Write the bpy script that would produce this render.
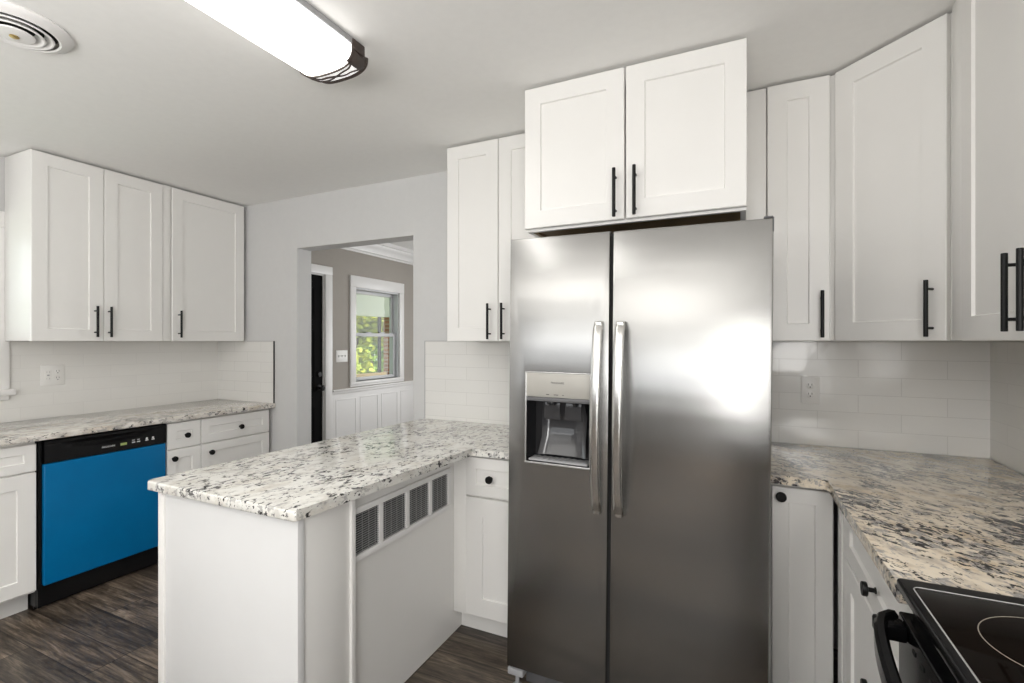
import bpy, bmesh, math, random
from mathutils import Vector, Matrix

for o in list(bpy.data.objects):
    bpy.data.objects.remove(o, do_unlink=True)
scene = bpy.context.scene
COL = scene.collection
random.seed(7)

# ------------------------------------------------------------------ camera
YAW = math.atan(228 / 487)
cam_data = bpy.data.cameras.new('camera')
cam = bpy.data.objects.new('camera', cam_data)
COL.objects.link(cam)
cam.location = (0, 0, 1.374)
cam.rotation_euler = (math.pi / 2, 0, YAW)
cam_data.sensor_width = 36.0
cam_data.lens = 487 / 1024 * 36
cam_data.clip_start = 0.02
scene.camera = cam

# ------------------------------------------------------------------ world, sun, light, exposure
world = bpy.data.worlds.new('sky')
scene.world = world
world.use_nodes = True
wn = world.node_tree
wn.nodes['Background'].inputs[0].default_value = (0.90, 0.95, 1.0, 1)
wn.nodes['Background'].inputs[1].default_value = 1.5

sun_d = bpy.data.lights.new('sun', 'SUN')
sun_d.energy = 9.0
sun_d.angle = 0.02
sun_d.color = (1.0, 0.95, 0.85)
sun = bpy.data.objects.new('sun', sun_d)
COL.objects.link(sun)
sun.rotation_euler = Vector((-0.60, -0.02, -0.8)).to_track_quat('-Z', 'Y').to_euler()


XR_ = 0.915


def area(name, loc, direction, sx, sy, power, color=(1, 1, 1)):
    d = bpy.data.lights.new(name, 'AREA')
    d.shape = 'RECTANGLE'
    d.size, d.size_y = sx, sy
    d.energy = power
    d.color = color
    o = bpy.data.objects.new(name, d)
    COL.objects.link(o)
    o.location = loc
    o.rotation_euler = Vector(direction).to_track_quat('-Z', 'Z').to_euler()
    return o


# daylight through the wide window behind the viewpoint, the window over the sink and an added, unseen far dining-room window
area('rear_window_daylight', (-1.45, -4.80, 1.72), (0, 1, 0.0), 4.6, 1.2, 18, (1.0, 0.99, 0.97))
area('side_door_daylight', (XR_ + 0.22, -2.50, 1.05), (-1, 0, 0), 2.15, 2.0, 72, (1.0, 0.99, 0.97))
area('sink_window_daylight', (-4.05, 0.80, 1.57), (1, 0, 0), 0.85, 0.95, 4, (0.98, 0.99, 1.0))
area('dining_added_daylight', (-1.6, 6.2, 1.35), (0, -1, 0), 2.6, 1.7, 56, (1.0, 0.99, 0.97))
# unseen strip light added behind the camera for fill and refrigerator reflections
area('rear_fill_light', (-0.60, -1.80, 1.80), (-0.05, 1, -0.12), 2.8, 0.55, 7, (1.0, 0.985, 0.96))
# slim unseen fill light added on the right, next to the stove side
area('side_fill_light', (0.56, -0.75, 1.50), (-0.30, 1, -0.18), 0.35, 1.0, 11, (1.0, 0.985, 0.96))
# broad unseen fill light added behind the camera, aimed up to brighten the ceiling
area('ceiling_fill_light', (-1.3, -1.50, 1.50), (0, 0.05, 1), 3.2, 2.0, 120, (1.0, 0.985, 0.96))

scene.view_settings.view_transform = 'Standard'
scene.view_settings.look = 'None'
scene.view_settings.exposure = 0.0
scene.view_settings.gamma = 1.0
scene.view_settings.use_curve_mapping = False
scene.cycles.max_bounces = 10
scene.cycles.diffuse_bounces = 6
scene.cycles.glossy_bounces = 5
scene.cycles.transmission_bounces = 8
scene.cycles.transparent_max_bounces = 8
scene.cycles.sample_clamp_indirect = 6.0
scene.cycles.caustics_reflective = False
scene.cycles.caustics_refractive = False


# ------------------------------------------------------------------ materials
def mat_base(name):
    m = bpy.data.materials.new(name)
    m.use_nodes = True
    nt = m.node_tree
    return m, nt, nt.nodes['Principled BSDF']


def N(nt, typ, **kw):
    n = nt.nodes.new(typ)
    for k, v in kw.items():
        setattr(n, k, v)
    return n


def ramp(nt, stops, interp='LINEAR'):
    r = nt.nodes.new('ShaderNodeValToRGB')
    r.color_ramp.interpolation = interp
    e = r.color_ramp.elements
    while len(e) < len(stops):
        e.new(0.5)
    for el, (p, c) in zip(e, stops):
        el.position = p
        el.color = (c[0], c[1], c[2], 1) if isinstance(c, tuple) else (c, c, c, 1)
    return r


def mapping(nt, scale=(1, 1, 1), rot=(0, 0, 0), loc=(0, 0, 0)):
    t = nt.nodes.new('ShaderNodeTexCoord')
    mp = nt.nodes.new('ShaderNodeMapping')
    mp.inputs['Scale'].default_value = scale
    mp.inputs['Rotation'].default_value = rot
    mp.inputs['Location'].default_value = loc
    nt.links.new(t.outputs['Object'], mp.inputs['Vector'])
    return mp


def noise(nt, vec, scale, detail=3, rough=0.5, dist=0.0):
    n = nt.nodes.new('ShaderNodeTexNoise')
    n.inputs['Scale'].default_value = scale
    n.inputs['Detail'].default_value = detail
    n.inputs['Roughness'].default_value = rough
    n.inputs['Distortion'].default_value = dist
    nt.links.new(vec, n.inputs['Vector'])
    return n


def mixc(nt, fac, a, b, mode='MIX'):
    m = nt.nodes.new('ShaderNodeMix')
    m.data_type = 'RGBA'
    m.blend_type = mode
    L = nt.links.new
    for sock, v in ((m.inputs[0], fac), (m.inputs[6], a), (m.inputs[7], b)):
        if hasattr(v, 'links'):
            L(v, sock)
        elif isinstance(v, tuple):
            sock.default_value = (v[0], v[1], v[2], 1)
        else:
            sock.default_value = v
    return m.outputs[2]


def bump(nt, height, bsdf, strength=0.1, dist=0.01):
    b = nt.nodes.new('ShaderNodeBump')
    b.inputs['Strength'].default_value = strength
    b.inputs['Distance'].default_value = dist
    nt.links.new(height, b.inputs['Height'])
    nt.links.new(b.outputs['Normal'], bsdf.inputs['Normal'])
    return b


def plain(name, col, rough=0.5, metal=0.0, var=0.03, nscale=8.0, bmp=0.0, ior=1.5, spec=0.5):
    """a simple finish with a faint procedural unevenness"""
    m, nt, b = mat_base(name)
    mp = mapping(nt)
    n = noise(nt, mp.outputs[0], nscale, 4, 0.6)
    lo = tuple(c * (1 - var) for c in col)
    hi = tuple(min(1, c * (1 + var)) for c in col)
    r = ramp(nt, [(0.3, lo), (0.7, hi)])
    nt.links.new(n.outputs[0], r.inputs[0])
    nt.links.new(r.outputs[0], b.inputs['Base Color'])
    b.inputs['Roughness'].default_value = rough
    b.inputs['Metallic'].default_value = metal
    b.inputs['IOR'].default_value = ior
    b.inputs['Specular IOR Level'].default_value = spec
    if bmp:
        bump(nt, n.outputs[0], b, bmp, 0.004)
    return m


def granite(name, angle, base_a, base_b, grey, dark, tan, tan_amt, thr, stretch=0.5, drift=0.55, dscale=6.5, fl=46, grey_thr=0.52):
    m, nt, b = mat_base(name)
    L = nt.links.new
    mp = mapping(nt, (1, 1, 1), (0, 0, angle))
    st = nt.nodes.new('ShaderNodeMapping')
    st.inputs['Scale'].default_value = (1, stretch, 1)
    L(mp.outputs[0], st.inputs['Vector'])
    w = noise(nt, mp.outputs[0], 14, 3, 0.6)
    add = N(nt, 'ShaderNodeVectorMath', operation='MULTIPLY_ADD')
    L(w.outputs[1], add.inputs[0])
    add.inputs[1].default_value = (0.035, 0.035, 0.035)
    L(st.outputs[0], add.inputs[2])
    v = add.outputs[0]
    n1 = noise(nt, v, 24, 4, 0.6)
    r1 = ramp(nt, [(0.36, base_b), (0.54, base_a)])
    L(n1.outputs[0], r1.inputs[0])
    n2 = noise(nt, v, 11, 4, 0.6)
    r2 = ramp(nt, [(0.50, 0.0), (0.64, tan_amt)])
    L(n2.outputs[0], r2.inputs[0])
    c = mixc(nt, r2.outputs[0], r1.outputs[0], tan)
    # drifts along which grey and black crystals gather
    n5 = noise(nt, v, dscale, 3, 0.55)

    def flecks(scale, lo, hi, amt, detail, rough):
        n = noise(nt, v, scale, detail, rough)
        mul = N(nt, 'ShaderNodeMath', operation='MULTIPLY_ADD')
        L(n5.outputs[0], mul.inputs[0])
        mul.inputs[1].default_value = drift
        L(n.outputs[0], mul.inputs[2])
        sub = N(nt, 'ShaderNodeMath', operation='SUBTRACT')
        L(mul.outputs[0], sub.inputs[0])
        sub.inputs[1].default_value = drift * 0.5
        r = ramp(nt, [(lo, 0.0), (hi, amt)])
        L(sub.outputs[0], r.inputs[0])
        return r.outputs[0]
    c = mixc(nt, flecks(fl * .7, grey_thr, grey_thr + .06, .75, 4, .6), c, grey)
    c = mixc(nt, flecks(fl, thr, thr + .035, .97, 4, .62), c, dark)
    n6 = noise(nt, mp.outputs[0], 150, 2, 0.5)
    r6 = ramp(nt, [(0.62, 0.0), (0.70, 0.4)])
    L(n6.outputs[0], r6.inputs[0])
    c = mixc(nt, r6.outputs[0], c, (0.80, 0.79, 0.76))
    L(c, b.inputs['Base Color'])
    b.inputs['Roughness'].default_value = 0.06
    b.inputs['Specular IOR Level'].default_value = 0.55
    return m


def wood_floor(name):
    m, nt, b = mat_base(name)
    L = nt.links.new
    mp = mapping(nt)
    br = N(nt, 'ShaderNodeTexBrick', offset=0.37, offset_frequency=3)
    L(mp.outputs[0], br.inputs['Vector'])
    br.inputs['Color1'].default_value = (0, 0, 0, 1)
    br.inputs['Color2'].default_value = (1, 1, 1, 1)
    br.inputs['Mortar'].default_value = (0.5, 0.5, 0.5, 1)
    br.inputs['Scale'].default_value = 1.0
    br.inputs['Mortar Size'].default_value = 0.0018
    br.inputs['Mortar Smooth'].default_value = 0.2
    br.inputs['Brick Width'].default_value = 1.22
    br.inputs['Row Height'].default_value = 0.152
    sc = N(nt, 'ShaderNodeVectorMath', operation='MULTIPLY_ADD')
    L(br.outputs['Color'], sc.inputs[0])
    sc.inputs[1].default_value = (7.3, 3.1, 5.0)
    st = nt.nodes.new('ShaderNodeMapping')
    st.inputs['Scale'].default_value = (1.3, 9, 1)
    L(mp.outputs[0], st.inputs['Vector'])
    L(st.outputs[0], sc.inputs[2])
    g = noise(nt, sc.outputs[0], 1.5, 8, 0.72, 1.6)
    fine = nt.nodes.new('ShaderNodeMapping')
    fine.inputs['Scale'].default_value = (2.5, 55, 1)
    L(mp.outputs[0], fine.inputs['Vector'])
    g2 = noise(nt, fine.outputs[0], 1.5, 6, 0.75, 0.3)
    r = ramp(nt, [(0.30, (0.022, 0.018, 0.015)), (0.48, (0.080, 0.064, 0.051)), (0.60, (0.150, 0.122, 0.097)), (0.74, (0.27, 0.225, 0.18))])
    L(g.outputs[0], r.inputs[0])
    r2 = ramp(nt, [(0.38, 0.40), (0.62, 1.50)])
    L(g2.outputs[0], r2.inputs[0])
    c = mixc(nt, 0.9, r.outputs[0], r2.outputs[0], 'MULTIPLY')
    rb = ramp(nt, [(0.0, (0.50, 0.49, 0.48)), (1.0, (1.45, 1.38, 1.28))])
    L(br.outputs['Color'], rb.inputs[0])
    c = mixc(nt, 1.0, c, rb.outputs[0], 'MULTIPLY')
    c = mixc(nt, br.outputs['Fac'], c, (0.012, 0.010, 0.009))
    L(c, b.inputs['Base Color'])
    b.inputs['Roughness'].default_value = 0.38
    bump(nt, g.outputs[0], b, 0.12, 0.004)
    return m


def tile(name, horiz, col, grout, row=0.0775, wid=0.305, zoff=0.0, off=(0, 0)):
    """glossy subway tile on a vertical wall; horiz = 'X' or 'Y' tells which world axis runs along the wall"""
    m, nt, b = mat_base(name)
    L = nt.links.new
    t = nt.nodes.new('ShaderNodeTexCoord')
    sep = nt.nodes.new('ShaderNodeSeparateXYZ')
    L(t.outputs['Object'], sep.inputs[0])
    cmb = nt.nodes.new('ShaderNodeCombineXYZ')
    L(sep.outputs[horiz], cmb.inputs[0])
    L(sep.outputs['Z'], cmb.inputs[1])
    mp = nt.nodes.new('ShaderNodeMapping')
    mp.inputs['Location'].default_value = (off[0], zoff, 0)
    L(cmb.outputs[0], mp.inputs['Vector'])
    br = N(nt, 'ShaderNodeTexBrick', offset=0.5, offset_frequency=2)
    L(mp.outputs[0], br.inputs['Vector'])
    br.inputs['Color1'].default_value = tuple(c * 0.975 for c in col) + (1,)
    br.inputs['Color2'].default_value = col + (1,)
    br.inputs['Mortar'].default_value = grout + (1,)
    br.inputs['Scale'].default_value = 1.0
    br.inputs['Mortar Size'].default_value = 0.0016
    br.inputs['Mortar Smooth'].default_value = 0.3
    br.inputs['Brick Width'].default_value = wid
    br.inputs['Row Height'].default_value = row
    L(br.outputs['Color'], b.inputs['Base Color'])
    b.inputs['Roughness'].default_value = 0.10
    n = noise(nt, cmb.outputs[0], 9, 2, 0.5)
    sub = N(nt, 'ShaderNodeMath', operation='MULTIPLY_ADD')
    L(br.outputs['Fac'], sub.inputs[0])
    sub.inputs[1].default_value = -0.35
    L(n.outputs[0], sub.inputs[2])
    bump(nt, sub.outputs[0], b, 0.22, 0.006)
    return m


def steel(name, col=(0.62, 0.615, 0.60), rough=0.26, axis_scale=(1.2, 1.2, 140), wob=0.25, rot=0.0):
    m, nt, b = mat_base(name)
    L = nt.links.new
    mp = mapping(nt, axis_scale)
    n = noise(nt, mp.outputs[0], 3.0, 4, 0.7)
    r = ramp(nt, [(0.35, tuple(c * 0.98 for c in col)), (0.65, tuple(min(1, c * 1.01) for c in col))])
    L(n.outputs[0], r.inputs[0])
    L(r.outputs[0], b.inputs['Base Color'])
    b.inputs['Metallic'].default_value = 1.0
    rr = ramp(nt, [(0.3, rough * 0.96), (0.7, rough * 1.04)])
    L(n.outputs[0], rr.inputs[0])
    L(rr.outputs[0], b.inputs['Roughness'])
    b.inputs['Anisotropic'].default_value = 0.75
    b.inputs['Anisotropic Rotation'].default_value = rot
    mp2 = mapping(nt, (0.5, 0.5, 2.2))
    n2 = noise(nt, mp2.outputs[0], 2.2, 2, 0.5)
    bump(nt, n2.outputs[0], b, wob, 0.02)
    return m


def emit(name, col, strength):
    m, nt, b = mat_base(name)
    b.inputs['Base Color'].default_value = (0.9, 0.9, 0.88, 1)
    b.inputs['Emission Color'].default_value = col + (1,)
    b.inputs['Emission Strength'].default_value = strength
    b.inputs['Roughness'].default_value = 0.35
    return m


def glass(name):
    """window pane: see-through with a light fresnel sheen"""
    m = bpy.data.materials.new(name)
    m.use_nodes = True
    nt = m.node_tree
    nt.nodes.clear()
    o = nt.nodes.new('ShaderNodeOutputMaterial')
    tr = nt.nodes.new('ShaderNodeBsdfTransparent')
    tr.inputs[0].default_value = (0.93, 0.96, 0.95, 1)
    gl = nt.nodes.new('ShaderNodeBsdfGlossy')
    gl.inputs['Roughness'].default_value = 0.02
    fr = nt.nodes.new('ShaderNodeFresnel')
    fr.inputs[0].default_value = 1.45
    mx = nt.nodes.new('ShaderNodeMixShader')
    ge = nt.nodes.new('ShaderNodeNewGeometry')
    front = nt.nodes.new('ShaderNodeMath')
    front.operation = 'SUBTRACT'
    front.inputs[0].default_value = 1.0
    nt.links.new(ge.outputs['Backfacing'], front.inputs[1])
    fm = nt.nodes.new('ShaderNodeMath')
    fm.operation = 'MULTIPLY'
    nt.links.new(fr.outputs[0], fm.inputs[0])
    nt.links.new(front.outputs[0], fm.inputs[1])
    nt.links.new(fm.outputs[0], mx.inputs[0])
    nt.links.new(tr.outputs[0], mx.inputs[1])
    nt.links.new(gl.outputs[0], mx.inputs[2])
    nt.links.new(mx.outputs[0], o.inputs[0])
    return m


def brick_mat(name):
    m, nt, b = mat_base(name)
    t = nt.nodes.new('ShaderNodeTexCoord')
    sep = nt.nodes.new('ShaderNodeSeparateXYZ')
    nt.links.new(t.outputs['Object'], sep.inputs[0])
    cmb = nt.nodes.new('ShaderNodeCombineXYZ')
    nt.links.new(sep.outputs['Y'], cmb.inputs[0])
    nt.links.new(sep.outputs['Z'], cmb.inputs[1])
    br = nt.nodes.new('ShaderNodeTexBrick')
    nt.links.new(cmb.outputs[0], br.inputs['Vector'])
    br.inputs['Color1'].default_value = (0.42, 0.20, 0.12, 1)
    br.inputs['Color2'].default_value = (0.30, 0.13, 0.08, 1)
    br.inputs['Mortar'].default_value = (0.45, 0.40, 0.34, 1)
    br.inputs['Scale'].default_value = 1
    br.inputs['Mortar Size'].default_value = 0.008
    br.inputs['Brick Width'].default_value = 0.2
    br.inputs['Row Height'].default_value = 0.07
    nt.links.new(br.outputs['Color'], b.inputs['Base Color'])
    b.inputs['Roughness'].default_value = 0.9
    return m


def leaf_mat(name, a, c):
    m, nt, b = mat_base(name)
    mp = mapping(nt)
    n = noise(nt, mp.outputs[0], 2.2, 5, 0.75)
    r = ramp(nt, [(0.36, a), (0.62, c)])
    nt.links.new(n.outputs[0], r.inputs[0])
    nt.links.new(r.outputs[0], b.inputs['Base Color'])
    b.inputs['Roughness'].default_value = 0.6
    b.inputs['Subsurface Weight'].default_value = 0.0
    return m


M = {}
M['cab'] = plain('white_cabinet_paint', (0.82, 0.808, 0.785), 0.32, var=0.012, nscale=3)
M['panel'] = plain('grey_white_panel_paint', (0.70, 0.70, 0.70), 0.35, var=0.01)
M['ceiling'] = plain('ceiling_paint', (0.86, 0.855, 0.84), 0.85, var=0.012, nscale=30)
M['wall'] = plain('pale_grey_wall_paint', (0.63, 0.628, 0.625), 0.7, var=0.012, nscale=25)
M['greige'] = plain('greige_wall_paint', (0.38, 0.35, 0.315), 0.75, var=0.012, nscale=25)
M['taupe'] = plain('dark_reflected_wall', (0.17, 0.155, 0.14), 0.75, var=0.012, nscale=25)  # dark tone chosen so the unseen rear wall darkens the refrigerator's reflections
M['trim'] = plain('white_trim_paint', (0.82, 0.81, 0.80), 0.35, var=0.01)
M['kick'] = plain('white_toe_kick', (0.74, 0.73, 0.71), 0.5, var=0.02)
M['black'] = plain('matte_black_metal', (0.006, 0.006, 0.006), 0.42, var=0.1, spec=0.25)
M['doorblack'] = plain('black_door_paint', (0.004, 0.004, 0.004), 0.8, var=0.1, spec=0.08)
M['blackgloss'] = plain('black_enamel', (0.005, 0.005, 0.0055), 0.14, var=0.1, ior=1.2, spec=0.3)
M['blackglass'] = plain('black_ceramic_glass', (0.006, 0.004, 0.003), 0.05, var=0.05, ior=1.2, spec=0.08)
M['void'] = plain('dark_gap', (0.01, 0.01, 0.01), 0.9, var=0.1)
M['dwblack'] = plain('dishwasher_black_plastic', (0.006, 0.006, 0.0065), 0.28, var=0.1, spec=0.3)
M['blue'] = plain('blue_protective_film', (0.0003, 0.135, 0.330), 0.30, var=0.06, nscale=5, bmp=0.05, ior=1.3)
M['underwood'] = plain('raw_wood_underside', (0.26, 0.17, 0.08), 0.6, var=0.2, nscale=12)
M['granite_light'] = granite('pale_granite', 0.06, (0.82, 0.81, 0.77), (0.66, 0.64, 0.60), (0.38, 0.37, 0.36),
                             (0.030, 0.028, 0.030), (0.62, 0.55, 0.45), 0.30, 0.572, 0.55, 0.30, 8.0, 58, 0.555)
M['granite_left'] = granite('mottled_granite', 0.1, (0.76, 0.73, 0.68), (0.54, 0.50, 0.45), (0.32, 0.31, 0.30),
                            (0.035, 0.03, 0.03), (0.52, 0.42, 0.30), 0.45, 0.585, 0.5, 0.50, 5.0, 60, 0.54)
M['granite_tan'] = granite('tan_granite', -0.70, (0.82, 0.73, 0.60), (0.54, 0.47, 0.39), (0.28, 0.28, 0.29),
                           (0.022, 0.023, 0.030), (0.64, 0.50, 0.33), 0.5, 0.568, 0.55, 0.62, 7.5, 74, 0.530)
M['floor'] = wood_floor('dark_wood_planks')
M['tile_x'] = tile('white_subway_tile_end', 'X', (0.78, 0.77, 0.745), (0.66, 0.65, 0.625), zoff=-0.906, off=(-0.0115, 0))
M['tile_y'] = tile('white_subway_tile_side', 'Y', (0.78, 0.77, 0.745), (0.72, 0.71, 0.69), zoff=-0.906)
M['steel'] = steel('brushed_stainless', (0.355, 0.351, 0.343), 0.26, (150, 150, 1.0), 0.12)
M['steelh'] = steel('handle_stainless', (0.60, 0.59, 0.57), 0.24, (60, 60, 1.0), 0.0)
M['fridgeside'] = plain('fridge_side_grey', (0.10, 0.10, 0.105), 0.5)
M['disp_panel'] = plain('dispenser_silver_panel', (0.46, 0.445, 0.41), 0.45, metal=0.15, var=0.02)
M['disp_dark'] = plain('dispenser_dark_plastic', (0.022, 0.022, 0.024), 0.20, var=0.05)
M['disp_clear'] = plain('dispenser_glossy_grey', (0.045, 0.045, 0.048), 0.06, var=0.05)
M['greyplastic'] = plain('grey_plastic', (0.36, 0.36, 0.37), 0.4)
M['lipgrey'] = plain('dispenser_lip_grey', (0.13, 0.13, 0.135), 0.4)
M['lettering'] = plain('dark_lettering', (0.05, 0.05, 0.05), 0.5)
M['whitemark'] = plain('white_marking', (0.75, 0.75, 0.75), 0.5)
M['greenmark'] = plain('green_marking', (0.35, 0.42, 0.14), 0.5)
M['ring'] = plain('burner_outline', (0.30, 0.27, 0.22), 0.4)
M['steeltrim'] = plain('bright_trim_line', (0.55, 0.55, 0.54), 0.25, metal=0.6)
M['bronze'] = plain('bronze_end_cap', (0.055, 0.038, 0.032), 0.45, var=0.15)
M['diffuser'] = emit('lit_acrylic_diffuser', (1.0, 0.98, 0.95), 4.8)
M['capglow'] = emit('faintly_lit_cap', (1.0, 0.98, 0.95), 0.75)
M['glass'] = glass('window_glass')
M['vinyl'] = plain('window_sash_vinyl', (0.62, 0.63, 0.65), 0.4, var=0.01)
M['plate'] = plain('white_plastic_plate', (0.80, 0.79, 0.77), 0.3, var=0.01)
M['slot'] = plain('outlet_slot', (0.02, 0.02, 0.02), 0.6)
M['mesh'] = plain('grille_wire', (0.34, 0.34, 0.34), 0.4)
M['grille_back'] = plain('grille_dark_backing', (0.035, 0.035, 0.036), 0.5, metal=0.0)  # near-black stands for the shade behind the grille mesh
M['brass'] = plain('brass_screw', (0.62, 0.47, 0.20), 0.3, metal=0.8)
M['brick'] = brick_mat('porch_brick')
M['porch'] = plain('porch_paint', (0.62, 0.68, 0.60), 0.8, var=0.02)
M['rail'] = plain('porch_rail_wood', (0.55, 0.40, 0.20), 0.7, var=0.1)
M['bark'] = plain('tree_bark', (0.10, 0.07, 0.05), 0.9, var=0.2)
M['leafa'] = leaf_mat('yellow_green_leaves', (0.05, 0.14, 0.01), (0.62, 0.62, 0.05))
M['leafb'] = leaf_mat('mid_green_leaves', (0.03, 0.12, 0.01), (0.34, 0.50, 0.06))
M['lawn'] = plain('lawn_grass', (0.12, 0.20, 0.05), 0.9, var=0.3)


# ------------------------------------------------------------------ mesh helpers
class Fr:
    """a cabinet front's own frame: u along the width, z up, w out of the face"""
    def __init__(self, o, u, w):
        self.o, self.u, self.w = Vector(o), Vector(u).normalized(), Vector(w).normalized()

    def __call__(self, u, z, w=0.0):
        return self.o + self.u * u + Vector((0, 0, z)) + self.w * w


class MB:
    def __init__(self):
        self.bm = bmesh.new()

    def _hex(self, c, bev=0.0, seg=2):
        vs = [self.bm.verts.new(p) for p in c]
        fs = []
        for f in ((0, 1, 2, 3), (4, 5, 6, 7), (0, 1, 5, 4), (1, 2, 6, 5), (2, 3, 7, 6), (3, 0, 4, 7)):
            fs.append(self.bm.faces.new([vs[i] for i in f]))
        if bev > 0:
            es = list({e for f in fs for e in f.edges})
            bmesh.ops.bevel(self.bm, geom=es, offset=bev, segments=seg, affect='EDGES', profile=0.5)
        return self

    def box(self, x0, x1, y0, y1, z0, z1, bev=0.0, seg=2):
        return self._hex([(x0, y0, z0), (x1, y0, z0), (x1, y1, z0), (x0, y1, z0),
                          (x0, y0, z1), (x1, y0, z1), (x1, y1, z1), (x0, y1, z1)], bev, seg)

    def fbox(self, fr, u0, u1, z0, z1, w0, w1, bev=0.0, seg=2):
        return self._hex([fr(u0, z0, w0), fr(u1, z0, w0), fr(u1, z0, w1), fr(u0, z0, w1),
                          fr(u0, z1, w0), fr(u1, z1, w0), fr(u1, z1, w1), fr(u0, z1, w1)], bev, seg)

    def rings(self, rings, cap0=True, cap1=True, closed=True):
        vr = [[self.bm.verts.new(p) for p in r] for r in rings]
        n = len(vr[0])
        for a, b in zip(vr[:-1], vr[1:]):
            for i in range(n if closed else n - 1):
                j = (i + 1) % n
                self.bm.faces.new((a[i], a[j], b[j], b[i]))
        if cap0:
            self.bm.faces.new(list(reversed(vr[0])))
        if cap1:
            self.bm.faces.new(vr[-1])
        return self

    def shaker(self, fr, u0, u1, z0, z1, w0, t=0.02, rail=0.07, rec=0.008):
        def R(i, w):
            return [fr(u0 + i, z0 + i, w), fr(u1 - i, z0 + i, w), fr(u1 - i, z1 - i, w), fr(u0 + i, z1 - i, w)]
        W = w0 + t
        return self.rings([R(0, w0), R(0, W - .0025), R(.0025, W), R(rail, W), R(rail + .003, W - rec)])

    def lathe(self, p, axis, prof, seg=20):
        ax = Vector(axis).normalized()
        s = ax.orthogonal().normalized()
        t = ax.cross(s)
        rings = []
        for r, h in prof:
            rings.append([Vector(p) + ax * h + (s * math.cos(2 * math.pi * k / seg) + t * math.sin(2 * math.pi * k / seg)) * max(r, 1e-5)
                          for k in range(seg)])
        return self.rings(rings)

    def cyl(self, p0, p1, r, seg=14):
        d = Vector(p1) - Vector(p0)
        h = d.length
        e = min(r * 0.15, h * 0.2)
        return self.lathe(p0, d, [(r - e, 0), (r, e), (r, h - e), (r - e, h)], seg)

    def tube(self, pts, r, seg=8, closed=False):
        pts = [Vector(p) for p in pts]
        n = len(pts)
        rings = []
        for i, p in enumerate(pts):
            a = pts[(i - 1) % n] if closed or i else p
            b = pts[(i + 1) % n] if closed or i < n - 1 else p
            d = (b - a).normalized()
            s = d.cross(Vector((0.13, 0.21, 0.97)))
            if s.length < 1e-3:
                s = d.orthogonal()
            s.normalize()
            t = d.cross(s)
            rings.append([p + (s * math.cos(2 * math.pi * k / seg) + t * math.sin(2 * math.pi * k / seg)) * r for k in range(seg)])
        if closed:
            rings.append(rings[0])
            vr = [[self.bm.verts.new(q) for q in rg] for rg in rings[:-1]]
            for i in range(n):
                a, b = vr[i], vr[(i + 1) % n]
                for k in range(seg):
                    j = (k + 1) % seg
                    self.bm.faces.new((a[k], a[j], b[j], b[k]))
            return self
        return self.rings(rings)

    def sweep(self, path, section):
        """section: list of rings of points per path point (already placed)"""
        return self.rings(section)

    def prism(self, outline, z0, z1, bev=0.0):
        lo = [self.bm.verts.new((x, y, z0)) for x, y in outline]
        hi = [self.bm.verts.new((x, y, z1)) for x, y in outline]
        n = len(lo)
        self.bm.faces.new(list(reversed(lo)))
        top = self.bm.faces.new(hi)
        for i in range(n):
            j = (i + 1) % n
            self.bm.faces.new((lo[i], lo[j], hi[j], hi[i]))
        if bev:
            es = list(top.edges) + [e for v in lo for e in v.link_edges if e.other_vert(v) in lo]
            es = list(set(es))
            bmesh.ops.bevel(self.bm, geom=es, offset=bev, segments=3, affect='EDGES', profile=0.5)
        return self

    def build(self, name, mat, parent=None, smooth=True):
        bm = self.bm
        bmesh.ops.recalc_face_normals(bm, faces=bm.faces)
        off = parent_world(parent) if parent else Vector((0, 0, 0))
        for v in bm.verts:
            v.co -= off
        me = bpy.data.meshes.new(name)
        bm.to_mesh(me)
        bm.free()
        me.materials.append(mat)
        if smooth:
            me.polygons.foreach_set('use_smooth', [True] * len(me.polygons))
            try:
                me.set_sharp_from_angle(angle=math.radians(35))
            except Exception:
                pass
        o = bpy.data.objects.new(name, me)
        COL.objects.link(o)
        if parent:
            o.parent = parent
        return o


def parent_world(p):
    v = Vector((0, 0, 0))
    while p is not None:
        v = v + p.location
        p = p.parent
    return v


def thing(name, label, cat, loc, group=None):
    o = bpy.data.objects.new(name, None)
    o.empty_display_size = 0.05
    COL.objects.link(o)
    o.location = loc
    return tag(o, label, cat, group)


def tag(o, label, cat, group=None):
    o['label'] = label
    o['category'] = cat
    if group:
        o['group'] = group
    return o


def struct(o):
    o['kind'] = 'structure'
    return o


def text_mesh(s, size, fr, u, z, w, mat, parent, name='lettering', depth=0.0004, sx=1.0):
    """lettering lying on a face: origin centred at (u, z)"""
    cu = bpy.data.curves.new(name + '_curve', 'FONT')
    cu.body = s
    cu.size = size
    cu.align_x = 'CENTER'
    cu.align_y = 'CENTER'
    cu.extrude = depth
    tmp = bpy.data.objects.new(name + '_tmp', cu)
    COL.objects.link(tmp)
    bpy.context.view_layer.update()
    dg = bpy.context.evaluated_depsgraph_get()
    me = bpy.data.meshes.new_from_object(tmp.evaluated_get(dg))
    bpy.data.objects.remove(tmp, do_unlink=True)
    off = parent_world(parent)
    for v in me.vertices:
        v.co = fr(u + v.co.x * sx, z + v.co.y, w + v.co.z) - off
    me.materials.clear()
    me.materials.append(mat)
    me.name = name
    o = bpy.data.objects.new(name, me)
    COL.objects.link(o)
    o.parent = parent
    return o


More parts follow.
